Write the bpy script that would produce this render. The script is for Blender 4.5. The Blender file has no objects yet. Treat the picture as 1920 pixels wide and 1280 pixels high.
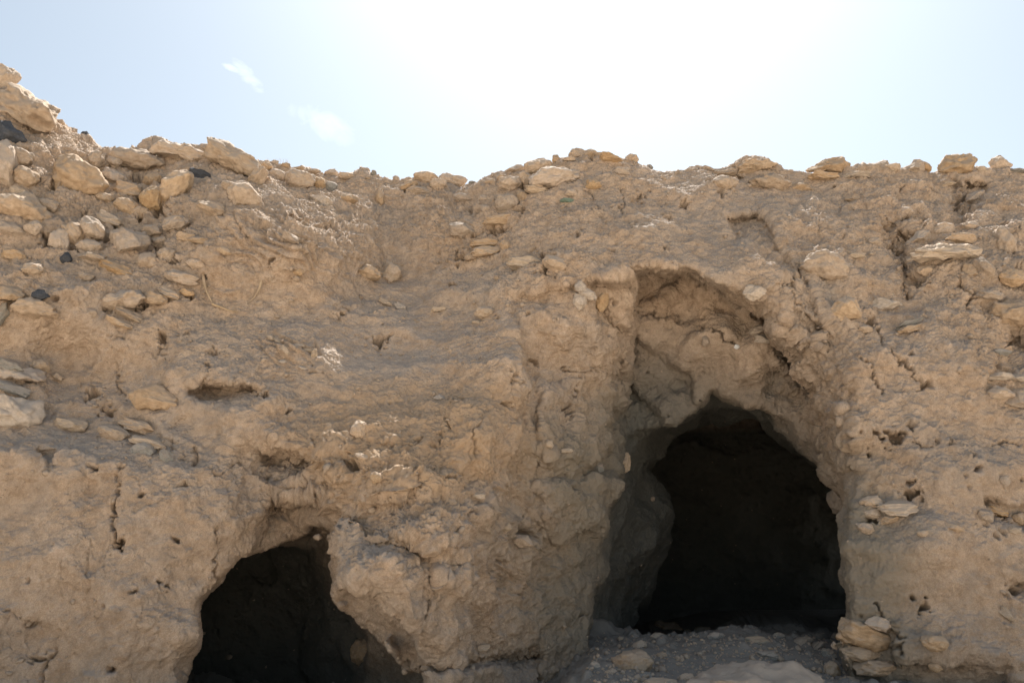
import bpy, math, random, time
import numpy as np
from mathutils import Vector, Matrix
from mathutils.bvhtree import BVHTree
T0 = time.time()

scn = bpy.context.scene
C = scn.collection

# ------------------------------------------------------------------ camera
PITCH = math.radians(15.0)
EYE = 1.6
FPX = 1493.33                      # focal length in pixels of the 1920 px wide picture
cam_d = bpy.data.cameras.new('camera'); cam_d.lens = 28; cam_d.sensor_width = 36
cam_d.clip_start = 0.05; cam_d.clip_end = 6000
cam = bpy.data.objects.new('camera', cam_d); C.objects.link(cam)
cam.location = (0, 0, EYE); cam.rotation_euler = (math.radians(90) + PITCH, 0, 0)
scn.camera = cam

# ------------------------------------------------------------------ sky, sun, exposure
SUN_EL = math.radians(56.5)
SUN_AZ = math.radians(8.0)         # east of the +Y axis: behind the cliff, a little to the right
world = bpy.data.worlds.new('World'); scn.world = world; world.use_nodes = True
wn, wl = world.node_tree.nodes, world.node_tree.links
wn.clear()
out = wn.new('ShaderNodeOutputWorld'); bg = wn.new('ShaderNodeBackground'); bg.inputs[1].default_value = 0.061
sky = wn.new('ShaderNodeTexSky'); sky.sky_type = 'NISHITA'; sky.sun_disc = False
sky.sun_elevation = SUN_EL; sky.sun_rotation = SUN_AZ
sky.air_density = 1.0; sky.dust_density = 3.0; sky.ozone_density = 1.0; sky.altitude = 900
# two wisps of cloud, fixed in the sky
tc = wn.new('ShaderNodeTexCoord')
def wmath(op, a, b=None, c=None, clamp=False):
    n = wn.new('ShaderNodeMath'); n.operation = op; n.use_clamp = clamp
    for i, v in enumerate((a, b, c)):
        if v is None: continue
        if isinstance(v, (int, float)): n.inputs[i].default_value = v
        else: wl.new(v, n.inputs[i])
    return n.outputs[0]
def pixdir(px, py):
    a = (px - 960) / FPX; b = -(py - 640) / FPX
    d = Vector((a, math.cos(PITCH) - b * math.sin(PITCH), math.sin(PITCH) + b * math.cos(PITCH)))
    return d.normalized()
wnoise = wn.new('ShaderNodeTexNoise'); wnoise.inputs['Scale'].default_value = 38; wnoise.inputs['Detail'].default_value = 7
wnoise.inputs['Roughness'].default_value = 0.62; wnoise.inputs['Distortion'].default_value = 1.2
wl.new(tc.outputs['Generated'], wnoise.inputs['Vector'])
cl = None
for (px, py, ang, L, W, s) in ((468, 147, 38, .024, .008, .22), (434, 128, 15, .012, .004, .3), (612, 235, 25, .038, .017, .14), (578, 215, 10, .024, .010, .09)):
    d = pixdir(px, py)
    right = Vector((d.y, -d.x, 0)).normalized(); up = right.cross(d)
    a = math.radians(-ang); ax = right * math.cos(a) + up * math.sin(a); ay = -right * math.sin(a) + up * math.cos(a)
    def dotn(v):
        n = wn.new('ShaderNodeVectorMath'); n.operation = 'DOT_PRODUCT'
        wl.new(tc.outputs['Generated'], n.inputs[0]); n.inputs[1].default_value = v; return n.outputs['Value']
    x = wmath('SUBTRACT', dotn(ax), d.dot(ax)); y = wmath('SUBTRACT', dotn(ay), d.dot(ay))
    r = wmath('ADD', wmath('POWER', wmath('ABSOLUTE', wmath('DIVIDE', x, L)), 2.0), wmath('POWER', wmath('ABSOLUTE', wmath('DIVIDE', y, W)), 2.0))
    m = wmath('SUBTRACT', 1.0, r)
    m = wmath('MULTIPLY', wmath('ADD', m, wmath('MULTIPLY', wmath('SUBTRACT', wnoise.outputs['Fac'], .5), 3.4)), s, clamp=True)
    m = wmath('MULTIPLY', m, wmath('LESS_THAN', r, 6.0))
    fwd = wmath('GREATER_THAN', dotn(d), 0.5)
    m = wmath('MULTIPLY', m, fwd)
    cl = m if cl is None else wmath('MAXIMUM', cl, m)
mix = wn.new('ShaderNodeMixRGB'); wl.new(cl, mix.inputs[0]); wl.new(sky.outputs[0], mix.inputs[1])
mix.inputs[2].default_value = (10, 10, 10, 1)
tint = wn.new('ShaderNodeMixRGB'); tint.blend_type = 'MULTIPLY'; tint.inputs[0].default_value = 1; tint.inputs[2].default_value = (.94, 1.01, 1.0, 1)
hs = wn.new('ShaderNodeHueSaturation'); hs.inputs['Saturation'].default_value = .52; wl.new(mix.outputs[0], hs.inputs['Color']); wl.new(hs.outputs[0], tint.inputs[1]); wl.new(tint.outputs[0], bg.inputs[0]); wl.new(bg.outputs[0], out.inputs[0])

sun_d = bpy.data.lights.new('sun', 'SUN'); sun_d.energy = 5.0; sun_d.angle = math.radians(0.5); sun_d.color = (1, .955, .88)
sun = bpy.data.objects.new('sun', sun_d); C.objects.link(sun)
sdir = Vector((math.sin(SUN_AZ) * math.cos(SUN_EL), math.cos(SUN_AZ) * math.cos(SUN_EL), math.sin(SUN_EL)))
sun.rotation_euler = sdir.to_track_quat('Z', 'Y').to_euler(); sun.location = (3, 30, 40)
scn.view_settings.view_transform = 'Standard'; scn.view_settings.look = 'None'
scn.view_settings.gamma = 1; scn.view_settings.exposure = 1.5
scn.cycles.max_bounces = 6; scn.cycles.diffuse_bounces = 2

# ------------------------------------------------------------------ numpy noise
def hash3(ix, iy, iz, seed):
    h = (ix.astype(np.uint32) * np.uint32(374761393) + iy.astype(np.uint32) * np.uint32(668265263)
         + iz.astype(np.uint32) * np.uint32(2147483647 - 1013904) + np.uint32((seed * 1274126177) & 0xffffffff))
    h ^= h >> np.uint32(13); h *= np.uint32(1274126177); h ^= h >> np.uint32(16); h *= np.uint32(2246822519); h ^= h >> np.uint32(13)
    return h
G12 = np.array([(1,1,0),(-1,1,0),(1,-1,0),(-1,-1,0),(1,0,1),(-1,0,1),(1,0,-1),(-1,0,-1),(0,1,1),(0,-1,1),(0,1,-1),(0,-1,-1),
                (1,1,0),(-1,1,0),(0,-1,1),(0,-1,-1)], np.float32)
def chunked(fn, P, n=400000):
    return np.concatenate([fn(P[i:i+n]) for i in range(0, len(P), n)]) if len(P) else np.zeros(0, np.float32)
def _perlin(P, seed):
    F = np.floor(P); I = F.astype(np.int64); f = (P - F).astype(np.float32)
    u = f * f * f * (f * (f * 6 - 15) + 10)
    res = 0
    for dx in (0, 1):
        for dy in (0, 1):
            for dz in (0, 1):
                g = G12[hash3(I[:,0]+dx, I[:,1]+dy, I[:,2]+dz, seed) & np.uint32(15)]
                v = g[:,0]*(f[:,0]-dx) + g[:,1]*(f[:,1]-dy) + g[:,2]*(f[:,2]-dz)
                w = (u[:,0] if dx else 1-u[:,0]) * (u[:,1] if dy else 1-u[:,1]) * (u[:,2] if dz else 1-u[:,2])
                res = res + v * w
    return res
def perlin(P, scale, seed=0):
    s = np.asarray(scale, np.float32)
    return chunked(lambda q: _perlin(q * s + 100.0 + seed * 7.31, seed), P)
def fbm(P, scale, octs, seed=0, rough=.5, ridge=False):
    a = 1.0; r = 0; s = np.asarray(scale, np.float32)
    for o in range(octs):
        v = perlin(P, s, seed + o)
        if ridge: v = .5 - np.abs(v) * 1.6
        r = r + a * v; a *= rough; s = s * 2.03
    return r
def _cells(P, seed):
    """F1, F2 and a random number and tilt for the nearest cell"""
    F = np.floor(P); I = F.astype(np.int64); f = (P - F).astype(np.float32)
    n = len(P); d1 = np.full(n, 9, np.float32); d2 = d1.copy(); rid = np.zeros(n, np.float32); tl = np.zeros(n, np.float32)
    for dx in (-1, 0, 1):
        for dy in (-1, 0, 1):
            for dz in (-1, 0, 1):
                h = hash3(I[:,0]+dx, I[:,1]+dy, I[:,2]+dz, seed)
                a = (h & np.uint32(1023)).astype(np.float32) / 1023; b = ((h >> np.uint32(10)) & np.uint32(1023)).astype(np.float32) / 1023
                c = ((h >> np.uint32(20)) & np.uint32(1023)).astype(np.float32) / 1023
                ex = f[:,0]-dx-a; ey = f[:,1]-dy-b; ez = f[:,2]-dz-c
                d = ex*ex + ey*ey + ez*ez
                t = ex * (b*2-1) + ey * (c*2-1) + ez * (a*2-1)
                near = d < d1
                d2 = np.where(near, d1, np.minimum(d2, d)); d1 = np.where(near, d, d1)
                rid = np.where(near, (a*7.13 + b*3.7 + c*5.1) % 1.0, rid); tl = np.where(near, t, tl)
    return np.stack([np.sqrt(d1), np.sqrt(d2), rid, tl], 1)
def cells(P, scale, seed=0):
    s = np.asarray(scale, np.float32)
    return chunked(lambda q: _cells(q * s + 50.0 + seed * 3.7, seed), P, 200000)
def _facet(P, seed, tilt, lift, k):
    """lower envelope of tilted cups: broken faces that meet in crisp edges"""
    F = np.floor(P); I = F.astype(np.int64); f = (P - F).astype(np.float32)
    best = np.full(len(P), 9, np.float32)
    for dx in (-1, 0, 1):
        for dy in (-1, 0, 1):
            for dz in (-1, 0, 1):
                h = hash3(I[:,0]+dx, I[:,1]+dy, I[:,2]+dz, seed); g = h * np.uint32(2654435761); g ^= g >> np.uint32(15)
                a = (h & np.uint32(1023)).astype(np.float32) / 1023; b = ((h >> np.uint32(10)) & np.uint32(1023)).astype(np.float32) / 1023
                c = ((h >> np.uint32(20)) & np.uint32(1023)).astype(np.float32) / 1023
                ex = f[:,0]-dx-a; ey = f[:,1]-dy-b; ez = f[:,2]-dz-c
                ta = (g & np.uint32(255)).astype(np.float32) / 127.5 - 1; tb = ((g >> np.uint32(8)) & np.uint32(255)).astype(np.float32) / 127.5 - 1
                tc_ = ((g >> np.uint32(16)) & np.uint32(255)).astype(np.float32) / 127.5 - 1; li = ((g >> np.uint32(24)) & np.uint32(255)).astype(np.float32) / 255
                best = np.minimum(best, k * (ex*ex + ey*ey + ez*ez) + tilt * (ta*ex + tb*ey + tc_*ez) + lift * li)
    return best
def facet(P, scale, seed=0, tilt=.55, lift=.3, k=.8):
    s = np.asarray(scale, np.float32)
    return chunked(lambda q: _facet(q * s + 30.0 + seed * 2.9, seed, tilt, lift, k), P, 150000) - .2
def sstep(a, b, x):
    t = np.clip((x - a) / (b - a), 0, 1); return t * t * (3 - 2 * t)

# ------------------------------------------------------------------ picture <-> world
CP, SP = math.cos(PITCH), math.sin(PITCH)
def project(P):
    y = P[:,1]; z = P[:,2] - EYE
    w = np.maximum(y * CP + z * SP, .05)
    return 960 + FPX * P[:,0] / w, 640 - FPX * (-y * SP + z * CP) / w
def unproject(px, py, Y):
    a = (px - 960) / FPX; b = -(py - 640) / FPX
    k = Y / (CP - b * SP)
    return a * k, Y + 0 * k, EYE + (SP + b * CP) * k

# relief lattice of the face: for each direction the depth of the earth wall
X0, X1, Y0_, Y1_, ST = -700, 2640, -700, 1900, 4
gx = np.arange(X0, X1 + ST, ST, dtype=np.float32); gy = np.arange(Y0_, Y1_ + ST, ST, dtype=np.float32)
GX, GY = np.meshgrid(gx, gy)
ctrl = np.array([
 # px, py, depth
 (-600,-300,11.0),(-600,200,9.2),(-600,700,7.8),(-600,1200,7.3),(-600,1700,7.1),
 (0,130,9.7),(60,180,9.6),(150,250,10.0),(260,285,10.3),(0,300,8.9),(150,330,9.3),(300,340,9.7),(0,420,8.45),(150,440,8.75),(300,450,8.95),
 (0,560,8.1),(150,570,8.3),(300,570,8.5),(0,690,8.2),(100,730,8.3),(220,740,8.35),(330,690,8.15),(0,830,7.5),(100,830,7.6),(220,840,7.65),(330,860,7.75),
 (0,950,7.35),(150,960,7.4),(300,950,7.5),(430,930,7.7),(0,1150,7.25),(150,1150,7.3),(300,1150,7.45),(0,1300,7.2),(300,1300,7.4),
 (400,300,10.0),(500,320,10.3),(600,340,10.6),(430,400,8.85),(560,430,8.78),(650,480,9.3),(430,520,8.7),(560,560,8.85),(460,620,8.6),(560,660,8.35),
 (450,700,8.05),(560,730,8.15),(400,830,7.9),(560,800,7.9),(480,880,7.95),(520,960,8.05),(560,1010,8.1),
 (700,340,10.7),(850,350,10.6),(700,420,10.1),(850,430,9.9),(700,520,9.75),(850,520,9.6),(700,600,9.15),(850,600,9.05),(700,680,8.55),(850,690,8.5),
 (700,742,8.28),(800,750,8.22),(920,720,8.1),(700,850,7.75),(850,850,7.75),(930,850,7.9),(700,960,7.65),(850,960,7.7),(650,1080,7.55),(780,1080,7.55),(870,1060,7.7),
 (700,1160,7.65),(800,1180,7.5),(870,1200,7.7),(800,1300,7.6),(950,1080,8.0),(960,1200,7.9),(1050,1100,8.1),(1050,1250,8.0),(960,950,8.05),(1080,950,8.1),
 (960,340,10.1),(960,430,9.6),(960,520,9.0),(970,620,8.5),(1000,760,8.3),(1080,650,8.35),(1080,800,8.3),(1130,700,8.35),(1130,1000,8.3),
 (1070,310,9.9),(1200,320,9.9),(1350,325,10.0),(1070,400,9.3),(1200,400,9.25),(1350,400,9.4),(1100,480,8.8),(1250,480,8.7),(1400,480,8.85),
 (1050,560,8.55),(1200,780,8.5),(1350,740,8.45),(1300,600,8.6),(1450,700,8.4),
 (1500,330,10.1),(1700,330,10.2),(1900,330,10.3),(1500,430,9.3),(1700,430,9.4),(1900,430,9.2),(1530,540,8.6),(1700,540,8.9),(1900,560,8.7),
 (1560,680,8.4),(1700,680,8.3),(1900,680,8.3),(1580,820,8.2),(1720,820,8.05),(1900,840,8.0),(1620,900,8.1),(1600,1000,7.95),(1720,980,7.8),(1900,980,7.85),
 (1600,1150,7.9),(1720,1150,7.65),(1900,1150,7.6),(1720,1280,7.6),(1900,1280,7.5),
 (2500,-300,12.5),(2500,330,10.6),(2500,700,8.4),(2500,1200,7.6),(2500,1700,7.4),(1000,1700,7.6),(960,-600,13.0),(960,0,11.6),(0,-600,12),(1900,-600,13),(0,1700,7.2),(2000,1700,7.4)
], np.float64)
def tps_fit(c):
    n = len(c); X = c[:, :2] / 1000.0
    D = np.linalg.norm(X[:, None] - X[None], axis=2); K = np.where(D > 0, D * D * np.log(D + 1e-12), 0)
    Pm = np.c_[np.ones(n), X]; A = np.zeros((n+3, n+3)); A[:n,:n] = K + np.eye(n) * 2e-4; A[:n,n:] = Pm; A[n:,:n] = Pm.T
    return np.linalg.solve(A, np.r_[c[:,2], 0, 0, 0]), X
wt, cX = tps_fit(ctrl)
# evaluate coarse then interpolate
def bil(grid, px, py):
    fx = np.clip((px - X0) / ST, 0, len(gx) - 1.001); fy = np.clip((py - Y0_) / ST, 0, len(gy) - 1.001)
    ix = fx.astype(np.int32); iy = fy.astype(np.int32); tx = fx - ix; ty = fy - iy
    return (grid[iy, ix]*(1-tx)*(1-ty) + grid[iy, ix+1]*tx*(1-ty) + grid[iy+1, ix]*(1-tx)*ty + grid[iy+1, ix+1]*tx*ty).astype(np.float32)
q = np.c_[GX.ravel(), GY.ravel()] / 1000.0
YS = wt[len(cX)] + wt[len(cX)+1]*q[:,0] + wt[len(cX)+2]*q[:,1]
for i in range(len(cX)):
    d2 = (q[:,0]-cX[i,0])**2 + (q[:,1]-cX[i,1])**2
    YS += wt[i] * .5 * d2 * np.log(d2 + 1e-12)
YS = YS.reshape(GX.shape).astype(np.float32)

Q3 = np.c_[GX.ravel(), GY.ravel(), np.zeros(GX.size)].astype(np.float32)
WX = (fbm(Q3, 1/70., 4, 3) * 34).reshape(GX.shape); WY = (fbm(Q3, 1/70., 4, 9) * 34).reshape(GX.shape)
def polysd(poly, warp=1.0):
    """signed distance in picture units, positive inside"""
    PX = GX + WX * warp; PY = GY + WY * warp
    p = np.array(poly, np.float32); best = np.full(GX.shape, 1e9, np.float32); ins = np.zeros(GX.shape, bool)
    for i in range(len(p)):
        a = p[i]; b = p[(i+1) % len(p)]; e = b - a; L = max(float(e @ e), 1e-6)
        t = np.clip(((PX-a[0])*e[0] + (PY-a[1])*e[1]) / L, 0, 1)
        d = (PX-a[0]-t*e[0])**2 + (PY-a[1]-t*e[1])**2; best = np.minimum(best, d)
        c = ((a[1] <= PY) != (b[1] <= PY)) & (PX < (b[0]-a[0]) * (PY-a[1]) / (b[1]-a[1] + 1e-9) + a[0]); ins ^= c
    d = np.sqrt(best); return np.where(ins, d, -d)
def hollow(poly, amount, edge, warp=.5, grow=0):
    """push a patch of the face back; edge = width of its rim in picture units; grow = fades from the top down"""
    global YS
    sd = polysd(poly, warp); m = sstep(-edge*.3, edge, sd)
    if grow:
        y0 = min(p[1] for p in poly); y1 = max(p[1] for p in poly)
        t = np.clip((GY - y0) / (y1 - y0), 0, 1); m = m * (1 - t) ** grow
    YS = YS + (amount * m).astype(np.float32)
# the large cave sits at the back of a splayed alcove
sdV = polysd([(958,720),(985,610),(1050,548),(1186,500),(1300,503),(1400,540),(1462,585),(1535,680),(1592,780),(1625,900),(1598,945),(1592,1000),(1598,1180),(1600,1500),(800,1500),(862,1180),(915,1010),(955,870)], .45)
wV = (215 - 145 * sstep(1300, 1520, GX)) * (1 - .42 * sstep(640, 540, GY) * sstep(1080, 1200, GX))
YS = YS + (1.05 * np.clip(sdV / wV, 0, 1)).astype(np.float32)
# buttress between the caves and the broken mass over the small one
sdW = polysd([(612,1030),(690,965),(830,890),(905,950),(890,1060),(850,1150),(800,1235),(755,1235),(700,1150),(618,1105)], .5)
YS = YS - (.32 * np.clip(sdW / 60, 0, 1)).astype(np.float32)
sdW = polysd([(400,740),(560,790),(700,755),(850,750),(950,770),(940,900),(840,900),(690,950),(600,900),(480,850),(390,800)], .5)
YS = YS - (.09 * np.clip(sdW / 40, 0, 1)).astype(np.float32)
# projecting broken blocks over the small cave
for poly, am in (([(590,885),(720,850),(765,900),(725,985),(690,992),(640,938),(600,905)], -.10),
                 ([(700,935),(830,890),(930,925),(905,1010),(800,1022),(740,1002)], -.13), ([(604,1025),(660,1012),(760,1062),(800,1150),(765,1200),(700,1112),(620,1104)], -.22),
                 ([(820,1060),(900,1070),(870,1180),(840,1225),(800,1200)], -.14), ([(770,760),(930,750),(950,830),(860,850),(790,820)], -.04),
                 ([(1000,720),(1110,705),(1130,800),(1090,900),(1010,860)], -.12), ([(1000,900),(1120,890),(1150,980),(1090,1010),(1020,1000)], -.16), ([(880,1075),(945,1080),(940,1140),(880,1150)], -.10)):
    hollow(poly, am, 9, .5)
# vault fallen in above the large cave
hollow([(1184,620),(1184,506),(1240,500),(1300,508),(1370,540),(1430,585),(1480,645),(1530,720),(1565,800),(1580,900),(1500,960),(1250,960),(1180,860),(1160,780),(1174,700)], .85, 10, .25, 1.0)
hollow([(1090,530),(1186,522),(1192,600),(1200,700),(1150,650),(1120,590)], .34, 9, .35, .5)
hollow([(1186,506),(1290,500),(1280,540),(1230,560),(1190,580)], .18, 8, .3)
# left jamb of the alcove, stepped back from the face beside it
hollow([(960,560),(985,720),(965,800),(925,940),(900,1020),(870,1110),(850,1180),(1020,1330),(1400,1330),(1300,700),(1180,620),(1100,540),(1020,540)], .20, 9, .4)
hollow([(960,830),(945,960),(920,1060),(870,1130),(850,1300),(1000,1330),(1200,1330),(1170,900),(1120,860)], .08, 16, .5)
hollow([(1050,690),(1130,700),(1165,730),(1140,800),(1100,900),(1200,900),(1250,780),(1190,740),(1165,660),(1140,690)], .26, 9, .35)
# right stepped arch bands
hollow([(1500,505),(1530,560),(1575,640),(1600,740),(1612,860),(1560,850),(1500,740),(1440,640),(1400,570),(1440,545)], .12, 7, .3)
hollow([(1480,570),(1520,600),(1560,700),(1590,760),(1560,770),(1510,740),(1460,650)], .10, 7, .3)
hollow([(1535,745),(1590,760),(1605,870),(1580,905),(1555,870),(1540,830)], -.10, 10, .3)
# undercuts in the middle mass
hollow([(345,730),(400,715),(480,722),(505,748),(480,765),(420,772),(370,760)], .52, 6, .35, .6)
hollow([(312,810),(345,770),(380,800),(370,822),(330,818)], .16, 8, .4, .6)
hollow([(484,842),(540,838),(600,866),(600,895),(560,900),(500,885)], .50, 6, .35, .5)
hollow([(525,915),(580,900),(640,905),(620,925),(560,925)], .34, 6, .35, .5)
hollow([(505,930),(620,938),(660,985),(640,1010),(570,1008),(500,1045),(470,1040)], .45, 9, .4, .3)
hollow([(570,985),(640,975),(675,995),(650,1012),(600,1010)], .34, 6, .3, .4)
hollow([(612,1105),(700,1110),(760,1150),(800,1230),(760,1260),(730,1200),(660,1150)], .5, 7, .3, .2)
hollow([(740,1010),(790,1020),(790,1050),(755,1060)], .10, 8, .4, .6)
hollow([(700,840),(735,832),(740,846),(705,850)], .1, 4, .3, .5)
hollow([(800,760),(838,755),(832,850),(815,850)], .05, 10, .4)
hollow([(885,935),(915,940),(895,960),(880,955)], .09, 6, .3, .5)
# upper right
hollow([(1362,405),(1400,392),(1440,408),(1470,470),(1500,520),(1440,500),(1370,450)], .36, 7, .35, .5)
hollow([(1640,400),(1700,400),(1720,500),(1700,560),(1650,500)], .24, 20, .5)
hollow([(1780,330),(1850,340),(1840,420),(1800,440),(1770,380)], .32, 16, .5)
hollow([(1880,620),(1930,622),(1940,690),(1880,680)], .22, 12, .4, .5)
hollow([(1870,640),(1960,640),(1960,700),(1850,710)], .1, 12, .4)
hollow([(1630,905),(1725,905),(1740,955),(1640,960),(1600,940)], .07, 10, .4)
hollow([(1835,935),(1940,945),(1940,1000),(1850,985)], .15, 10, .4)
hollow([(1885,1090),(1940,1085),(1940,1130),(1900,1125)], .18, 10, .4, .5)
hollow([(1600,1180),(1660,1170),(1700,1290),(1600,1290)], .14, 8, .3)
hollow([(1690,1235),(1900,1245),(1900,1330),(1690,1330)], .16, 6, .4)
# foot of the middle pillar
hollow([(1005,1150),(1130,1140),(1115,1320),(1010,1320)], -.06, 8, .3)
hollow([(745,1240),(900,1238),(1020,1222),(1020,1240),(900,1252),(760,1262)], .30, 5, .3)
hollow([(915,1140),(1000,1150),(1010,1215),(920,1225)], -.10, 8, .3)
# plates and ledges on the left
hollow([(150,760),(210,755),(300,800),(330,860),(180,850),(60,830),(0,800),(0,740)], .05, 14, .5)
hollow([(60,845),(118,845),(125,875),(90,890),(62,870)], .16, 6, .3, .4)
hollow([(160,880),(232,900),(215,1000),(180,1080),(145,1070)], .07, 10, .4)
hollow([(0,1145),(90,1160),(105,1190),(60,1240),(0,1230)], .06, 6, .4)

# openings of the two caves
sdA1 = polysd([(1108,1300),(1118,1150),(1135,1050),(1155,970),(1175,880),(1188,808),(1215,795),(1262,782),(1300,762),(1335,735),(1375,752),(1430,768),(1470,800),(1500,835),(1545,850),(1560,885),(1578,925),(1566,965),(1572,1040),(1582,1130),(1578,1210),(1575,1340),(1100,1340)], .22)
sdA2 = polysd([(1165,1260),(1190,1180),(1225,1120),(1258,1010),(1268,960),(1225,880),(1265,830),(1330,790),(1430,790),(1500,850),(1580,920),(1620,1040),(1620,1210),(1620,1360),(1150,1360)], .3)
sdB1 = polysd([(350,1340),(352,1250),(372,1190),(386,1125),(420,1095),(455,1055),(500,1043),(550,1012),(585,996),(606,1015),(606,1100),(640,1135),(700,1165),(735,1215),(750,1262),(790,1275),(790,1340)], .4)
sdB2 = polysd([(200,1400),(230,1250),(300,1130),(380,1080),(470,1060),(520,1100),(545,1150),(535,1230),(545,1300),(560,1400)], .3)

# skyline of the soil
rimx = np.array([-700,-300,0,40,85,120,150,200,262,290,340,400,440,500,600,700,760,850,925,955,1000,1060,1110,1165,1200,1300,1380,1440,1470,1520,1600,1700,1800,1920,2640], np.float32)
rimy = np.array([-200,0,160,190,205,238,252,270,289,277,274,285,297,306,326,340,352,352,348,332,318,303,297,304,312,318,310,312,324,329,328,326,324,322,322], np.float32)
rimY = bil(YS, rimx, rimy)
rX, _, rZ = unproject(rimx, rimy, rimY)
def top_z(x, y):
    return np.interp(x, rX, rZ).astype(np.float32), np.interp(x, rX, rimY).astype(np.float32)

def ground_z(P2):
    """height of the ground: flat outside, a rubble bank at the foot of the wall and into the caves"""
    x, y = P2[:,0], P2[:,1]
    g = sstep(4.2, 7.9, y) * (.05 + .45 * sstep(-.2, .9, x)) - .15 * sstep(8, 9, y) * sstep(.4, -.4, x)
    m = np.exp(-((x - 2.45) / 1.25) ** 2)
    g = g + m * (sstep(7.6, 9.3, y) * .27 - sstep(9.5, 11.2, y) * .55)
    g = g + np.exp(-((x - 1.0) / .5) ** 2) * .05 * sstep(7, 7.8, y)
    return g.astype(np.float32)

# ------------------------------------------------------------------ the wall as a volume, then a mesh (surface nets)
H = .045
ax = np.arange(-8.6, 8.6, H, dtype=np.float32); ay = np.arange(6.6, 18.8, H, dtype=np.float32); az = np.arange(-.3, 9.6, H, dtype=np.float32)
nx, ny, nz = len(ax), len(ay), len(az)
def volume(P):
    px, py = project(P); Ysf = bil(YS, px, py); y = P[:,1]
    f = y - Ysf                                     # > 0 : in the earth
    sc = y / FPX
    front = sstep(-.1, .5, f)
    t = np.clip((y - 10.1) / 2.3, 0, 1); tb = np.clip((y - 9.2) / 1.9, 0, 1)
    a = (bil(sdA1, px, py) * (1-t) + bil(sdA2, px, py) * t + 13) * sc + sstep(13.0, 14.5, y) * 1.2
    a = np.minimum(a, (17.6 - y) * .8)
    b = (bil(sdB1, px, py) * (1-tb) + bil(sdB2, px, py) * tb + 13) * sc + sstep(8.35, 8.9, y) * .22
    b = np.minimum(b, (11.5 - y) * .8)
    cav = np.maximum(a, b)
    zt, yr = top_z(P[:,0] * 1.0, y)
    tz = zt - P[:,2] - .03 * np.maximum(y - yr, 0)
    g = np.minimum(f, tz)
    return g, cav
f = np.empty((nx, ny, nz), np.float32)
YY, ZZ = np.meshgrid(ay, az, indexing='ij')
for i0 in range(0, nx, 16):
    xs = ax[i0:i0+16]
    P = np.stack([np.repeat(xs, ny*nz), np.tile(YY.ravel(), len(xs)), np.tile(ZZ.ravel(), len(xs))], 1).astype(np.float32)
    g, cav = volume(P)
    v = np.minimum(g, -cav)
    band = np.abs(v) < .42
    Q = P[band]
    warp = perlin(Q, 1.1, 21) * .16 + (facet(Q + perlin(Q, 3.5, 24)[:, None] * .07, (1.5, 1.5, 1.9), 22) - .0) * .34
    inside = np.clip(sstep(-.1, .6, cav[band]) , 0, 1)
    ed = sstep(.6, .0, np.abs(g[band] + .0))
    v[band] += warp * .75
    f[i0:i0+16] = v.reshape(len(xs), ny, nz)
print('volume', f.shape, round(time.time()-T0, 1))
# close the block on its outer sides except the front
f[0], f[-1] = -1, -1; f[:, -1] = -1; f[:, :, 0] = -1
def surface_nets(f):
    s = f > 0
    c = np.zeros((f.shape[0]-1, f.shape[1]-1, f.shape[2]-1), np.uint8)
    sl = [slice(0, -1), slice(1, None)]
    for i in (0,1):
        for j in (0,1):
            for k in (0,1): c += s[sl[i], sl[j], sl[k]]
    act = (c > 0) & (c < 8); idx = np.full(c.shape, -1, np.int32); A = np.argwhere(act); idx[act] = np.arange(len(A))
    V = np.zeros((len(A), 3), np.float32); n = np.zeros(len(A), np.float32)
    corners = [(0,0,0),(1,0,0),(0,1,0),(1,1,0),(0,0,1),(1,0,1),(0,1,1),(1,1,1)]
    val = [f[A[:,0]+i, A[:,1]+j, A[:,2]+k] for (i,j,k) in corners]
    for a in range(8):
        for b in range(a+1, 8):
            ca, cb = np.array(corners[a]), np.array(corners[b])
            if np.abs(ca-cb).sum() != 1: continue
            m = (val[a] > 0) != (val[b] > 0); t = val[a] / (val[a] - val[b] + 1e-12)
            p = ca + t[:, None] * (cb - ca); V[m] += p[m]; n[m] += 1
    V = V / n[:, None] + A
    faces = []
    for axis in range(3):
        o = [a for a in range(3) if a != axis]
        s0 = [slice(None)]*3; s1 = [slice(None)]*3; s0[axis] = slice(0,-1); s1[axis] = slice(1,None)
        e0 = s[tuple(s0)]; e1 = s[tuple(s1)]; E = np.argwhere(e0 != e1)
        ok = (E[:,o[0]] > 0) & (E[:,o[1]] > 0) & (E[:,o[0]] < f.shape[o[0]]-1) & (E[:,o[1]] < f.shape[o[1]]-1); E = E[ok]
        q = []
        for (d0, d1) in ((-1,-1),(0,-1),(0,0),(-1,0)):
            T = E.copy(); T[:,o[0]] += d0; T[:,o[1]] += d1; q.append(idx[T[:,0], T[:,1], T[:,2]])
        q = np.stack(q, 1); flip = e0[E[:,0], E[:,1], E[:,2]]
        if axis == 1: flip = ~flip
        q[~flip] = q[~flip][:, ::-1]
        faces.append(q)
    return V, np.concatenate(faces)
V, Fq = surface_nets(f)
V = V * H + np.array([ax[0], ay[0], az[0]], np.float32)
del f
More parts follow.
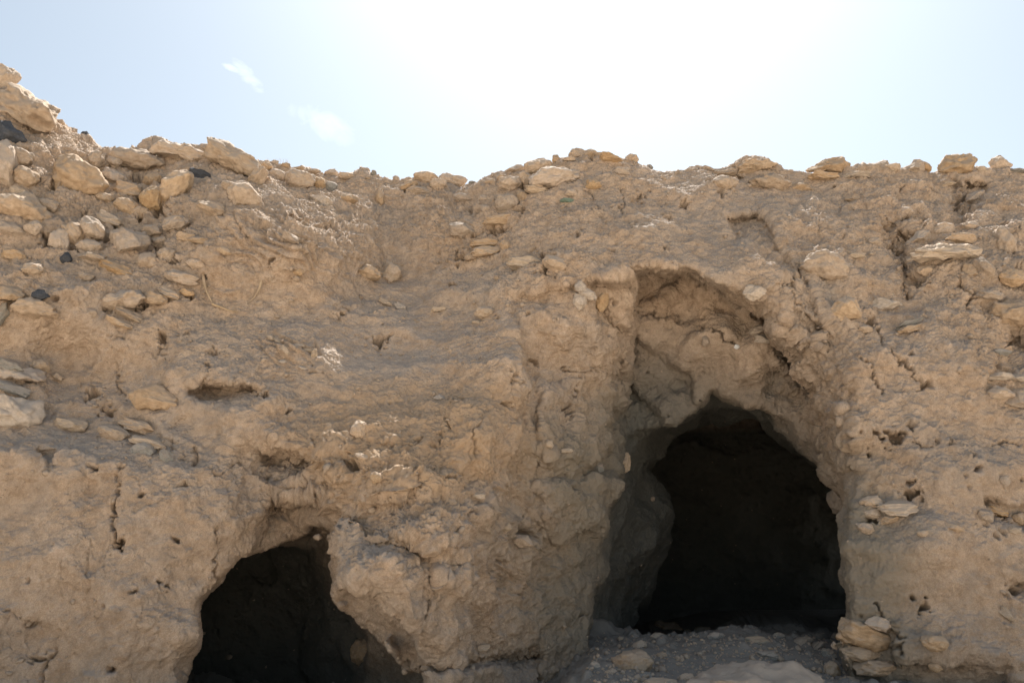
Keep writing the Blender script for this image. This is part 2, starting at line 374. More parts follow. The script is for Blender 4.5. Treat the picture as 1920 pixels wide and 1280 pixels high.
# drop what nobody could see: the underside, the back and the deep sides
Vc = V[Fq].mean(1)
keep = (Vc[:,2] > -.2) & (Vc[:,1] < ay[-1] - .2) & (np.abs(Vc[:,0]) < 8.5)
Fq = Fq[keep]
used = np.zeros(len(V), bool); used[Fq.ravel()] = True; remap = np.cumsum(used) - 1
V = V[used]; Fq = remap[Fq]
print('net', len(V), len(Fq), round(time.time()-T0, 1))
def mesh_np(name, V, F, smooth=True):
    k = F.shape[1]; me = bpy.data.meshes.new(name)
    me.vertices.add(len(V)); me.vertices.foreach_set('co', V.astype(np.float32).ravel())
    me.loops.add(F.size); me.loops.foreach_set('vertex_index', F.astype(np.int32).ravel())
    me.polygons.add(len(F)); me.polygons.foreach_set('loop_start', np.arange(0, F.size, k, dtype=np.int32))
    try: me.polygons.foreach_set('loop_total', np.full(len(F), k, np.int32))
    except Exception: pass
    me.update(calc_edges=True)
    if smooth: me.polygons.foreach_set('use_smooth', np.ones(len(F), bool))
    return me
def subdivide(V, F, levels):
    """Catmull-Clark through the modifier, back to arrays"""
    me = mesh_np('tmp', V, F); o = bpy.data.objects.new('tmp', me); C.objects.link(o)
    md = o.modifiers.new('s', 'SUBSURF'); md.levels = levels; md.render_levels = levels
    dg = bpy.context.evaluated_depsgraph_get(); m2 = bpy.data.meshes.new_from_object(o.evaluated_get(dg))
    n = len(m2.vertices); co = np.empty(n*3, np.float32); m2.vertices.foreach_get('co', co)
    L = np.empty(len(m2.loops), np.int32); m2.loops.foreach_get('vertex_index', L)
    bpy.data.objects.remove(o); bpy.data.meshes.remove(me); bpy.data.meshes.remove(m2)
    return co.reshape(-1, 3), L.reshape(-1, 4)
def normals(V, F):
    n = np.cross(V[F[:,2]] - V[F[:,0]], V[F[:,3]] - V[F[:,1]])
    N = np.zeros_like(V)
    for k in range(3):
        acc = np.zeros(len(V))
        for c in range(4): acc += np.bincount(F[:,c], weights=n[:,k], minlength=len(V))
        N[:,k] = acc
    return N / (np.linalg.norm(N, axis=1, keepdims=True) + 1e-9)
# split: what the camera region can see gets two levels, the far plateau none
px, py = project(Vc := V[Fq].mean(1))
zt, yr = top_z(Vc[:,0], Vc[:,1])
plateau = (Vc[:,1] > yr + .45) & (Vc[:,2] > zt - .5)
far = plateau | (px < -230) | (px > 2150)
deepr = (Vc[:,1] > bil(YS, px, py) + 4.3) & ~far; overlap = (Vc[:,1] > bil(YS, px, py) + 4.1) & ~far; far0 = far; far = far | deepr
def sub_part(F_, lv):
    u = np.unique(F_); r = np.full(len(V), -1, np.int64); r[u] = np.arange(len(u)); return subdivide(V[u], r[F_], lv)
Vn, Fn = sub_part(Fq[~far], 2); Vd, Fd = sub_part(Fq[overlap], 1); far = far0
print('subdivided', len(Vn), round(time.time()-T0, 1))

CRACKS = [  # picture polylines, half width (m), depth (m)
 ([(228,900),(222,940),(212,980),(208,1030)], .010, .10), ([(215,680),(225,710),(232,745)], .009, .08), ([(372,870),(410,890),(445,880)], .008, .07),
 ([(370,745),(385,700),(392,680)], .009, .07), ([(300,820),(340,855),(365,872),(368,842)], .008, .07), ([(400,930),(408,1020),(402,1090)], .007, .05),
 ([(0,1143),(45,1160),(85,1166)], .010, .08), ([(104,1190),(95,1230),(80,1275)], .008, .06),
 ([(1050,688),(1085,702),(1115,695)], .012, .10), ([(1080,720),(1070,755),(1062,790)], .014, .12), ([(963,690),(966,730)], .006, .06),
 ([(1182,600),(1186,560),(1184,510)], .014, .10), ([(1185,580),(1240,596),(1310,610),(1350,625),(1375,642)], .012, .12),
 ([(1290,505),(1320,535),(1355,550),(1400,580),(1430,600)], .012, .14), ([(1505,495),(1492,515),(1475,540),(1500,570),(1530,610),(1555,650)], .010, .10),
 ([(1640,615),(1680,670),(1700,690),(1735,730)], .012, .10), ([(1800,520),(1815,575),(1850,620)], .011, .09), ([(1720,835),(1710,832),(1745,838)], .006, .05),
 ([(1460,655),(1495,640),(1550,650)], .010, .08), ([(1500,680),(1520,730)], .008, .06), ([(1625,670),(1640,710),(1650,740)], .008, .06),
 ([(1850,835),(1905,832)], .006, .05), ([(895,1068),(945,1077)], .009, .10), ([(942,1078),(938,1100)], .012, .10), ([(940,1100),(950,1115),(965,1110)], .02, .12),
 ([(1067,1157),(1110,1147)], .008, .08), ([(1150,960),(1140,955),(1155,945)], .006, .05), ([(735,1250),(800,1258),(860,1250),(905,1235)], .010, .12),
 ([(905,1235),(960,1230),(1010,1222)], .010, .12), ([(1008,1225),(1012,1280)], .010, .08), ([(1885,700),(1885,760)], .008, .06),
 ([(1640,1140),(1660,1180),(1700,1190)], .010, .08), ([(1665,1180),(1680,1240),(1760,1250),(1830,1252)], .012, .12), ([(1165,320),(1170,420)], .008, .04),
 ([(1105,350),(1120,400),(1140,420)], .007, .05), ([(1880,400),(1885,470),(1895,520)], .014, .12), ([(1905,420),(1900,480),(1915,560)], .010, .12),
 ([(645,1015),(610,1008)], .006, .04), ([(850,755),(835,800),(820,830)], .008, .06), ([(735,832),(785,835),(800,825)], .008, .06),
 ([(480,880),(520,905),(600,905)], .006, .04), ([(900,780),(890,830),(880,860)], .006, .04), ([(180,620),(250,640),(300,665)], .005, .03)]
PITS = [(300,402,11),(262,377,10),(252,340,9),(190,322,10),(262,415,8),(150,467,11),(92,462,10),(215,432,8),(160,405,7),(98,350,9),(45,320,8),(305,350,7),(228,372,8),(195,455,9),(300,470,9),(330,495,7),(205,585,7),(270,575,8),(1385,330,8),(1352,368,7),(1800,465,8),(1740,480,9),(1700,450,10),(1672,470,9),(1690,500,8),(1660,430,8),(1715,415,7),(1790,395,11),(1815,350,9),(1640,978,9),(1605,1210,9),(1680,1215,8),(765,362,7),(810,350,6),(985,352,8),(975,395,9),(925,430,8),(892,445,7),(1000,325,6),(1110,303,6),(1005,345,6),
 (225,1020,9),(335,1012,6),(254,1108,6),(300,1090,5),(310,1097,5),(72,1237,8),(205,1257,7),(180,742,11),(205,770,9),(308,637,8),(300,655,5),(345,628,5),(398,658,6),
 (170,875,6),(226,877,5),(340,907,6),(270,930,4),(348,908,5),(662,875,13),(665,862,6),(498,748,5),(545,770,5),(860,750,4),(948,760,7),(712,636,11),(637,590,7),(1018,488,12),(1028,505,8),
 (862,480,10),(850,537,7),(1200,370,8),(1145,472,6),(1247,470,5),(1185,430,4),(1335,345,5),(1282,382,8),(1278,385,6),(1084,438,5),(1253,408,6),(1510,500,9),(1720,530,12),(1710,532,10),
 (1632,606,8),(1735,722,8),(1675,822,12),(1664,812,6),(1708,798,7),(1753,828,5),(1640,812,5),(1778,832,5),(1700,930,7),(1705,905,5),(1712,925,8),(1735,1139,9),(1715,1122,5),(1832,880,6),
 (1826,852,5),(1880,965,9),(1850,945,8),(1868,1005,6),(1900,1105,10),(1805,378,9),(1700,560,6),(1565,355,5),(1685,360,5),(1604,330,4),(1735,600,4),(1708,662,4),(1725,425,9),(1885,650,9),
 (972,996,12),(985,1002,10),(1122,822,5),(1075,915,5),(1000,680,5),(505,485,6),(570,350,5),(610,430,6),(270,340,9),(300,395,8),(305,455,7),(45,290,6),(32,310,8),(90,450,9),(130,465,8),
 (105,560,5),(20,565,9),(590,700,6),(885,960,5),(690,1015,6),(760,1025,9),(800,1030,5),(840,900,5),(930,1050,5),(355,560,6),(385,520,5),(940,430,8),(900,400,6),(882,395,5),(1865,690,7),
 (1530,800,8),(1600,815,6),(1630,850,5),(1555,1005,4),(1448,700,6),(1820,560,6),(1905,580,6),(70,700,7),(75,710,6),(930,600,4),(990,590,4),(1350,560,5)]
def detail(V, N):
    """crumbling, chips, cracks and holes pressed into the surface"""
    px, py = project(V); Ysf = bil(YS, px, py); skin = np.abs(V[:,1] - Ysf) < .75
    hollowness = sstep(.2, 1.2, V[:,1] - Ysf)
    # hard broken clay (chips) against soft washed earth
    def blob(cx, cy, rx, ry): return np.exp(-(((px - cx) / rx) ** 2 + ((py - cy) / ry) ** 2))
    chip = .22 + .75 * blob(1480, 700, 130, 200) + .55 * blob(1150, 700, 130, 200) + .8 * blob(720, 960, 230, 150) + .5 * blob(560, 920, 120, 90) + .5 * blob(1000, 1080, 120, 150) \
        + .45 * blob(1750, 470, 170, 130) + .45 * blob(1880, 680, 90, 110) + .35 * blob(120, 420, 200, 160) + .3 * blob(420, 420, 220, 130) + .25 * blob(1650, 1180, 120, 80)
    chip = chip * (1 - .75 * blob(750, 650, 190, 75)) * (1 - .55 * blob(150, 1050, 240, 170)) * (1 - .5 * blob(1760, 1080, 150, 110))
    chip = chip * (1 - .85 * blob(1320, 620, 160, 120)); lipm = np.maximum(np.exp(-(bil(sdA1, px, py) / 34) ** 2), np.exp(-(bil(sdB1, px, py) / 30) ** 2)) * .6; chip = chip * (1 - lipm)
    chip = np.clip(chip + .25 * fbm(V, 1.1, 2, 41), .06, 1.1)
    grain = .45 + .55 * sstep(620, 400, py) * sstep(1250, 900, px) + .35 * blob(1750, 430, 260, 130)
    grain = grain * (1 - .5 * blob(750, 650, 190, 75))
    Vw = V + np.stack([fbm(V, 5.0, 3, 48) * .045, fbm(V, 5.0, 3, 49) * .045, fbm(V, 5.0, 3, 50) * .045], 1)
    d = fbm(V, (2.2, 2.2, 2.8), 3, 31, .5) * .04
    d += facet(Vw, (3.3, 3.3, 4.0), 51) * .19 * (.22 + .78 * chip) * (1 - .5 * lipm)
    d += facet(Vw, (8.2, 8.2, 9.6), 52) * .075 * (.12 + .88 * chip)
    d += facet(V, (21, 21, 25), 53) * .026 * (.25 + chip)
    # spalled plates: broken steps with flat ground between them
    def steps(v, edge):
        k = np.floor(v); return k + sstep(.5 - edge, .5 + edge, v - k) - v * .55
    u1 = fbm(V, (1.5, 1.5, 2.2), 6, 56, .58) * 5.0 + V[:,2] * .8
    u2 = fbm(V, (3.8, 3.8, 4.6), 5, 63, .62) * 4.0
    d += steps(u1, .09) * .030 * (.08 + chip) + steps(u2, .12) * .014 * np.clip(chip - .08, 0, 1)
    # soft washed lumps
    bl = np.abs(perlin(V, (3.3, 3.3, 4.2), 58)); d += (bl - .2) * .022
    sm = 1 - .75 * blob(750, 650, 190, 75)
    d += fbm(V, (7, 7, 9), 5, 61, .66) * .026 * grain * sm + fbm(V, 40, 3, 67, .75) * .0135 * (.35 + .65 * grain)
    # upright rills and fissures
    Vj = V + np.stack([fbm(V, 5, 3, 48) * .05] * 3, 1)
    rill = np.abs(perlin(Vj, (4.5, 4.5, 1.1), 73)); d -= .03 * np.exp(-(rill / .035) ** 2) * sstep(0, .3, perlin(V, 1.6, 75)) * (.3 + blob(1700, 450, 260, 150) + .5 * blob(250, 1050, 300, 200) + 1.6 * blob(1040, 1000, 150, 260))
    rill = np.abs(perlin(Vj, (12, 12, 2.4), 74)); d -= .012 * np.exp(-(rill / .05) ** 2) * chip
    # bedding that dips to the right and catches light under the skyline
    for (cx, cy, rx, ry, ang, per, amp) in ((520, 450, 120, 55, 36, 19, .10), (830, 400, 60, 50, 48, 11, .03), (545, 655, 55, 24, 38, 15, .07), (680, 410, 90, 40, 80, 19, .03)):
        an = math.radians(ang); t = (-(px - cx) * math.sin(an) + (py - cy) * math.cos(an)) / per + perlin(V, 3.0, 77) * 1.6
        d += amp * ((t % 1.0) - .5) * blob(cx, cy, rx, ry)
    # random small holes
    c4 = cells(V, 4.4, 81); hole = (c4[:,2] > .79); rr = .055 + .075 * ((c4[:,2] * 17.3) % 1)
    d -= np.where(hole, .085 * np.exp(-(c4[:,0] / rr) ** 4), 0)
    c5 = cells(V, 11.5, 82); hole = (c5[:,2] > .86)
    d -= np.where(hole, .016 * np.exp(-(c5[:,0] / .12) ** 4), 0)
    # pebbles half buried
    c6 = cells(V, (9, 9, 13), 83); peb = (c6[:,2] > .84)
    d += np.where(peb, .020 * np.sqrt(np.clip(1 - (c6[:,0] / .28) ** 2, 0, 1)), 0) * (grain > .6)
    c7 = cells(V, (24, 24, 30), 84); peb = (c7[:,2] > .80)
    d += np.where(peb, .008 * np.sqrt(np.clip(1 - (c7[:,0] / .34) ** 2, 0, 1)), 0) * grain
    # named cracks and holes
    wx = px + fbm(V, 7, 4, 91, .6) * 13; wy = py + fbm(V, 7, 4, 97, .6) * 13; cd = np.clip(.75 + 1.6 * perlin(V, 5.5, 99), .1, 1.4)
    for pts, hw, dep in CRACKS:
        p = np.array(pts, np.float32); lo = p.min(0) - 30; hi = p.max(0) + 30
        m = np.nonzero((px > lo[0]) & (px < hi[0]) & (py > lo[1]) & (py < hi[1]) & skin)[0]
        if not len(m): continue
        best = np.full(len(m), 1e9)
        for i in range(len(p)-1):
            a = p[i]; e = p[i+1] - a; t = np.clip(((wx[m]-a[0])*e[0] + (wy[m]-a[1])*e[1]) / float(e@e), 0, 1)
            best = np.minimum(best, np.hypot(wx[m]-a[0]-t*e[0], wy[m]-a[1]-t*e[1]))
        bm_ = best * V[m,1] / FPX
        d[m] -= dep * 1.3 * cd[m] * np.exp(-(bm_ / (hw * (.7 + .5 * cd[m]))) ** 2)
    for (cx, cy, rp) in PITS:
        rp = rp * .85
        m = np.nonzero((np.abs(px-cx) < rp*3) & (np.abs(py-cy) < rp*3) & skin)[0]
        if not len(m): continue
        q = np.hypot((px[m]-cx) * .85 + (wy[m]-py[m]) * .6, (py[m]-cy) * 1.15 + (wx[m]-px[m]) * .6) / rp; q = q * (1 + .9 * perlin(V[m], 16, 93) + .6 * perlin(V[m], 34, 94))
        d[m] -= min(.26, rp * .018 + .05) * np.exp(-q ** 4)
    d = d * (1 - .2 * hollowness)
    return V + N * d[:, None]
Vn = np.concatenate([Vn, Vd]); Fn = np.concatenate([Fn, Fd + len(Vn) - len(Vd)])
N = normals(Vn, Fn)
Vn = detail(Vn, N)
me = mesh_np('cliff', Vn, Fn)
cliff = bpy.data.objects.new('cliff', me); C.objects.link(cliff)
cliff['kind'] = 'structure'
u = np.unique(Fq[far]); r = np.full(len(V), -1, np.int64); r[u] = np.arange(len(u))
Vf = V[u]; Ff = r[Fq[far]]
Vf = Vf + normals(Vf, Ff) * (fbm(Vf, 2.5, 4, 31) * .08)[:, None]
plat = bpy.data.objects.new('plateau', mesh_np('plateau', Vf, Ff)); C.objects.link(plat); plat['kind'] = 'structure'
print('cliff', len(Vn), round(time.time()-T0, 1))

# ------------------------------------------------------------------ ground: one sheet to the horizon
def axis_pts(fine0, fine1, step, far_):
    c = list(np.arange(fine0, fine1, step)); s = step; v = fine1
    while v < far_: c.append(v); s *= 1.22; v += s
    c.append(far_); s = step; v = fine0 - s; lo = []
    while v > -far_: lo.append(v); s *= 1.22; v -= s
    return np.array(sorted(lo + [-far_] + c), np.float32)
xs = axis_pts(-5.6, 6.2, .022, 2500.); ys = axis_pts(6.7, 12.4, .022, 2500.)
GXx, GYy = np.meshgrid(xs, ys)
P2 = np.c_[GXx.ravel(), GYy.ravel(), np.zeros(GXx.size)].astype(np.float32)
gz = ground_z(P2)
nearm = (np.abs(P2[:,0]) < 12) & (np.abs(P2[:,1]) < 16); Qn = P2[nearm]
smooth = np.exp(-(((Qn[:,0] - 2.2) / .75) ** 2 + ((Qn[:,1] - 8.35) / .6) ** 2))
rough = 1 - .85 * smooth
c1 = cells(Qn + perlin(Qn, 3, 5)[:, None] * .1, 7, 101); c2 = cells(Qn, 17, 102)
peb = np.where(c1[:,2] > .55, .07 * np.sqrt(np.clip(1 - (c1[:,0] / .42) ** 2, 0, 1)) * ((c1[:,2] * 9.7) % 1), 0)
peb2 = np.where(c2[:,2] > .45, .028 * np.sqrt(np.clip(1 - (c2[:,0] / .45) ** 2, 0, 1)) * ((c2[:,2] * 9.7) % 1), 0)
gz[nearm] += fbm(Qn, .7, 4, 121, .55) * .30 * sstep(9.3, 10.6, Qn[:,1]) + fbm(Qn, 1.4, 4, 111, .5) * .07 + (peb + peb2 + c1[:,3] * .03) * rough + fbm(Qn, 14, 3, 115, .6) * .009
nxx, nyy = len(xs), len(ys); idx = np.arange(nxx*nyy).reshape(nyy, nxx)
Fg = np.stack([idx[:-1,:-1], idx[:-1,1:], idx[1:,1:], idx[1:,:-1]], -1).reshape(-1, 4)
Vg = P2.copy(); Vg[:,2] = gz
ground = bpy.data.objects.new('ground', mesh_np('ground', Vg, Fg)); C.objects.link(ground); ground['kind'] = 'structure'
print('ground', len(Vg), round(time.time()-T0, 1))

# ------------------------------------------------------------------ materials
def earth(name, stops, grey=None, bump=.5, rnd=0, scale=1.0, rough=.95, speck=.5, gritf=.55):
    m = bpy.data.materials.new(name); m.use_nodes = True; n = m.node_tree.nodes; l = m.node_tree.links
    b = n['Principled BSDF']; b.inputs['Roughness'].default_value = rough; b.inputs['Specular IOR Level'].default_value = .15
    tc = n.new('ShaderNodeNewGeometry' if not rnd else 'ShaderNodeTexCoord'); vec = tc.outputs['Position'] if not rnd else tc.outputs['Object']
    def noise(s, det=6, ro=.6, dist=0.0):
        t = n.new('ShaderNodeTexNoise'); t.inputs['Scale'].default_value = s * scale; t.inputs['Detail'].default_value = det
        t.inputs['Roughness'].default_value = ro; t.inputs['Distortion'].default_value = dist; l.new(vec, t.inputs['Vector']); return t.outputs['Fac']
    def ramp(f, st):
        r = n.new('ShaderNodeValToRGB'); e = r.color_ramp.elements
        while len(e) < len(st): e.new(.5)
        for i, (p, c) in enumerate(st): e[i].position = p; e[i].color = (*c, 1) if len(c) == 3 else c
        l.new(f, r.inputs[0]); return r.outputs[0]
    def mixc(f, a, b_, mode='MIX'):
        x = n.new('ShaderNodeMixRGB'); x.blend_type = mode
        if isinstance(f, (int, float)): x.inputs[0].default_value = f
        else: l.new(f, x.inputs[0])
        for i, v in ((1, a), (2, b_)):
            if isinstance(v, tuple): x.inputs[i].default_value = (*v, 1)
            else: l.new(v, x.inputs[i])
        return x.outputs[0]
    col = ramp(noise(1.3, 8, .62, .3), stops)
    col = mixc(.45, col, ramp(noise(9, 6, .65), [(.3, tuple(.62*c for c in stops[0][1])), (.7, tuple(min(1, 1.35*c) for c in stops[-1][1]))]))
    # grains
    g = noise(85, 3, .7); col = mixc(speck, col, ramp(g, [(.3, (.30,.29,.28)), (.5, (.5,.5,.5)), (.72, (.72,.72,.72))]), 'OVERLAY')
    v = n.new('ShaderNodeTexVoronoi'); v.inputs['Scale'].default_value = 26 * scale; l.new(vec, v.inputs['Vector'])
    vr = ramp(v.outputs['Distance'], [(.10, (1,1,1)), (.2, (0,0,0))]); gm = n.new('ShaderNodeMath'); gm.operation = 'MULTIPLY'
    sep = n.new('ShaderNodeSeparateColor'); l.new(v.outputs['Color'], sep.inputs[0])
    th = n.new('ShaderNodeMath'); th.operation = 'GREATER_THAN'; th.inputs[1].default_value = .72; l.new(sep.outputs[0], th.inputs[0])
    l.new(vr, gm.inputs[0]); l.new(th.outputs[0], gm.inputs[1])
    grit = ramp(sep.outputs[1], [(0, (.16,.15,.14)), (.35, (.30,.22,.15)), (.6, (.42,.33,.24)), (1, (.62,.56,.48))])
    gf = n.new('ShaderNodeMath'); gf.operation = 'MULTIPLY'; gf.inputs[1].default_value = gritf; l.new(gm.outputs[0], gf.inputs[0])
    col = mixc(gf.outputs[0], col, grit)
    if grey:
        for fac, c in grey(n, l, vec, noise, ramp): col = mixc(fac, col, c)
    if rnd:
        oi = n.new('ShaderNodeObjectInfo'); hs = n.new('ShaderNodeHueSaturation')
        mr = n.new('ShaderNodeMapRange'); mr.inputs[3].default_value = 1 - rnd; mr.inputs[4].default_value = 1 + rnd; l.new(oi.outputs['Random'], mr.inputs[0])
        l.new(mr.outputs[0], hs.inputs['Value'])
        m2 = n.new('ShaderNodeMath'); m2.operation = 'MULTIPLY'; m2.inputs[1].default_value = 7.77; l.new(oi.outputs['Random'], m2.inputs[0])
        fr = n.new('ShaderNodeMath'); fr.operation = 'FRACT'; l.new(m2.outputs[0], fr.inputs[0])
        mr2 = n.new('ShaderNodeMapRange'); mr2.inputs[3].default_value = .8; mr2.inputs[4].default_value = 1.2; l.new(fr.outputs[0], mr2.inputs[0]); l.new(mr2.outputs[0], hs.inputs['Saturation'])
        l.new(col, hs.inputs['Color']); col = hs.outputs[0]
    l.new(col, b.inputs['Base Color'])
    bn = n.new('ShaderNodeBump'); bn.inputs['Strength'].default_value = bump; bn.inputs['Distance'].default_value = .02
    ad = n.new('ShaderNodeMath'); ad.operation = 'ADD'; l.new(noise(48, 8, .78), ad.inputs[0])
    mu = n.new('ShaderNodeMath'); mu.operation = 'MULTIPLY'; mu.inputs[1].default_value = .5; l.new(gm.outputs[0], mu.inputs[0]); l.new(mu.outputs[0], ad.inputs[1])
    l.new(ad.outputs[0], bn.inputs['Height']); l.new(bn.outputs[0], b.inputs['Normal'])
    return m
def ash_and_shade(n, l, vec, noise, ramp):  # greyer dust towards the cliff, with cave-mouth shade painted into the tone
    p = n.new('ShaderNodeSeparateXYZ'); l.new(vec, p.inputs[0])
    a = n.new('ShaderNodeMath'); a.operation = 'ADD'; l.new(p.outputs['Y'], a.inputs[0]); l.new(noise(1.5, 4, .6), a.inputs[1])
    q = n.new('ShaderNodeMapRange'); q.inputs[1].default_value = 6.6; q.inputs[2].default_value = 8.0; q.inputs[4].default_value = .9; l.new(a.outputs[0], q.inputs[0])
    yield q.outputs[0], (.23, .215, .195)
def dusty(n, l, vec, noise, ramp):
    geo = n.new('ShaderNodeNewGeometry'); s = n.new('ShaderNodeSeparateXYZ'); l.new(geo.outputs['Normal'], s.inputs[0])
    a = n.new('ShaderNodeMath'); a.operation = 'MULTIPLY_ADD'; l.new(noise(3, 6, .65), a.inputs[0]); a.inputs[1].default_value = 1.6; l.new(s.outputs['Z'], a.inputs[2])
    mr = n.new('ShaderNodeMapRange'); mr.inputs[1].default_value = .75; mr.inputs[2].default_value = 1.25; mr.inputs[4].default_value = .75; l.new(a.outputs[0], mr.inputs[0])
    yield mr.outputs[0], (.44, .35, .27)
def cliff_layers(n, l, vec, noise, ramp):
    # settled pale-grey dust on what lies flat; greyer clay body round the caves
    geo = n.new('ShaderNodeNewGeometry'); s = n.new('ShaderNodeSeparateXYZ'); l.new(geo.outputs['Normal'], s.inputs[0])
    mr = n.new('ShaderNodeMapRange'); mr.inputs[1].default_value = .35; mr.inputs[2].default_value = .85; mr.inputs[4].default_value = .6; l.new(s.outputs['Z'], mr.inputs[0])
    yield mr.outputs[0], (.42, .365, .325)
    mg = n.new('ShaderNodeMapRange'); mg.inputs[1].default_value = .47; mg.inputs[2].default_value = .66; mg.inputs[4].default_value = .45; l.new(noise(.9, 7, .62, .6), mg.inputs[0])
    yield mg.outputs[0], (.40, .34, .285)
    p = n.new('ShaderNodeSeparateXYZ'); l.new(vec, p.inputs[0])
    nz = noise(1.1, 5, .6)
    o1 = n.new('ShaderNodeMath'); o1.operation = 'ADD'
    def gauss(sock, c, w):
        a = n.new('ShaderNodeMath'); a.operation = 'SUBTRACT'; l.new(sock, a.inputs[0]); a.inputs[1].default_value = c
        d = n.new('ShaderNodeMath'); d.operation = 'DIVIDE'; l.new(a.outputs[0], d.inputs[0]); d.inputs[1].default_value = w
        e = n.new('ShaderNodeMath'); e.operation = 'MULTIPLY'; l.new(d.outputs[0], e.inputs[0]); l.new(d.outputs[0], e.inputs[1]); return e.outputs[0]
    # a band of warmer, ochre earth left of the pillar
    l.new(gauss(p.outputs['X'], -.9, 1.3), o1.inputs[0]); l.new(gauss(p.outputs['Z'], 2.75, .75), o1.inputs[1])
    o2 = n.new('ShaderNodeMath'); o2.operation = 'MULTIPLY_ADD'; l.new(nz, o2.inputs[0]); o2.inputs[1].default_value = 1.6; l.new(o1.outputs[0], o2.inputs[2])
    o3 = n.new('ShaderNodeMapRange'); o3.inputs[1].default_value = 2.0; o3.inputs[2].default_value = 1.1; o3.inputs[3].default_value = 0; o3.inputs[4].default_value = .6; l.new(o2.outputs[0], o3.inputs[0])
    yield o3.outputs[0], (.49, .335, .205)
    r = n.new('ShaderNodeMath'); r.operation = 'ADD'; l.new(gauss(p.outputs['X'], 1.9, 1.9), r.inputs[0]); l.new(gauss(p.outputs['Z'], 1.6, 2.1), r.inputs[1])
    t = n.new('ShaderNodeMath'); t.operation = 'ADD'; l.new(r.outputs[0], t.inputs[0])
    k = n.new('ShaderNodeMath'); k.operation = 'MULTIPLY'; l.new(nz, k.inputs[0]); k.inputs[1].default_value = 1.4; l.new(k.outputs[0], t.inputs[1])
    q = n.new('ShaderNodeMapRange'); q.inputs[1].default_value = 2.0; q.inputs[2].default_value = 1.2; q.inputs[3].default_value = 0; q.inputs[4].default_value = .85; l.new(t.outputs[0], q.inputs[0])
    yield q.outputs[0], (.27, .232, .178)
    # greyer clay deep inside, darkened so cave shade is painted into its colour
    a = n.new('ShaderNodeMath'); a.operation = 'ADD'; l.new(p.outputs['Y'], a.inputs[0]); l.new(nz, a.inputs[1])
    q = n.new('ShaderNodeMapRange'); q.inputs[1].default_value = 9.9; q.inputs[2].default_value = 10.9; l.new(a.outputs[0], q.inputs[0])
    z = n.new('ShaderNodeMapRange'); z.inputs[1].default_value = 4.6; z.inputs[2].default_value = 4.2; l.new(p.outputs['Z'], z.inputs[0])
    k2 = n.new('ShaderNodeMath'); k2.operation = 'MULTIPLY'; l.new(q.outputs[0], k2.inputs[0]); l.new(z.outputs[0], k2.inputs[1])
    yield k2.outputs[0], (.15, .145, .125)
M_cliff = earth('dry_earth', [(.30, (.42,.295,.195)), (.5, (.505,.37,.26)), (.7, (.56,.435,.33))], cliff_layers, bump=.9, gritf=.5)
M_ground = earth('grey_dust', [(.3, (.44,.37,.29)), (.55, (.52,.44,.36)), (.75, (.58,.50,.42))], ash_and_shade, bump=.6)
M_rock = {
 't': earth('tan_stone', [(.3, (.40,.285,.185)), (.5, (.48,.35,.24)), (.7, (.54,.42,.31))], dusty, bump=.5, rnd=.14, speck=.35),
 'o': earth('ochre_stone', [(.3, (.42,.28,.17)), (.5, (.49,.345,.22)), (.7, (.54,.41,.28))], dusty, bump=.4, rnd=.12, speck=.3),
 'p': earth('pale_stone', [(.3, (.43,.33,.235)), (.5, (.51,.405,.305)), (.7, (.57,.47,.37))], dusty, bump=.4, rnd=.08, speck=.3),
 'g': earth('grey_stone', [(.3, (.23,.215,.185)), (.5, (.30,.28,.245)), (.7, (.36,.34,.30))], dusty, bump=.4, rnd=.12, speck=.3),
 'k': earth('dark_stone', [(.3, (.045,.05,.058)), (.5, (.065,.07,.08)), (.7, (.10,.10,.105))], None, bump=.4, rnd=.12, speck=.3, rough=.7),
 'n': earth('green_shard', [(.3, (.15,.20,.155)), (.7, (.22,.28,.22))], None, bump=.2, rnd=.05, speck=.2),
 'w': earth('white_stone', [(.3, (.75,.73,.70)), (.7, (.85,.84,.82))], None, bump=.2, rnd=.03, speck=.1)}
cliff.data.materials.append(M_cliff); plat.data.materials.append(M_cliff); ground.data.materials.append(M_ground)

# ------------------------------------------------------------------ stones
def ico(sub):
    import bmesh
    bm = bmesh.new(); bmesh.ops.create_icosphere(bm, subdivisions=sub, radius=1.0)
    V = np.array([v.co for v in bm.verts], np.float32); F = np.array([[v.index for v in f.verts] for f in bm.faces]); bm.free(); return V, F
IV, IF = ico(5)
def stone_mesh(kind, seed):
    rg = np.random.RandomState(seed * 13 + {'r': 1, 'a': 2, 's': 3}[kind]); V = IV.copy()
    ncut, lo, hi = {'r': (12, .80, .98), 'a': (11, .55, .88), 's': (9, .55, .92)}[kind]
    V = V + V * (fbm(V + seed * 5.1, .9, 2, 7 + seed)[:, None] * (.30 if kind != 'a' else .22))
    for _ in range(ncut):
        d = rg.normal(size=3); d /= np.linalg.norm(d); h = rg.uniform(lo, hi)
        e = V @ d - h; k = e > 0; V[k] -= (e[k] * (.93 if kind != 'r' else .75))[:, None] * d
    if kind == 's': V[:,2] = np.sign(V[:,2]) * np.minimum(np.abs(V[:,2]), .62 + .1 * perlin(V + seed, 1.2, 3)) ; V[:,2] /= .62
    V = V * (1 + facet(V, 1.5, 23 + seed)[:, None] * (.16 if kind == 'r' else .34)); V = V + V * (fbm(V + seed * 2.3, 2.6, 5, 17 + seed, .62)[:, None] * .085)
    c = cells(V + seed * 3.3, 2.6, 19 + seed); V = V + V * ((c[:,2] - .5) * .035 + c[:,3] * .05)[:, None] * (.5 if kind == 'r' else 1.0)
    lo_, hi_ = V.min(0), V.max(0); V = (V - (lo_+hi_)/2) / (hi_-lo_) # unit box
    return V, IF
stones = {}
for k in 'ras':
    for s in range(9): stones[(k, s)] = mesh_np('rock', *stone_mesh(k, s))
mesh_cache = {}
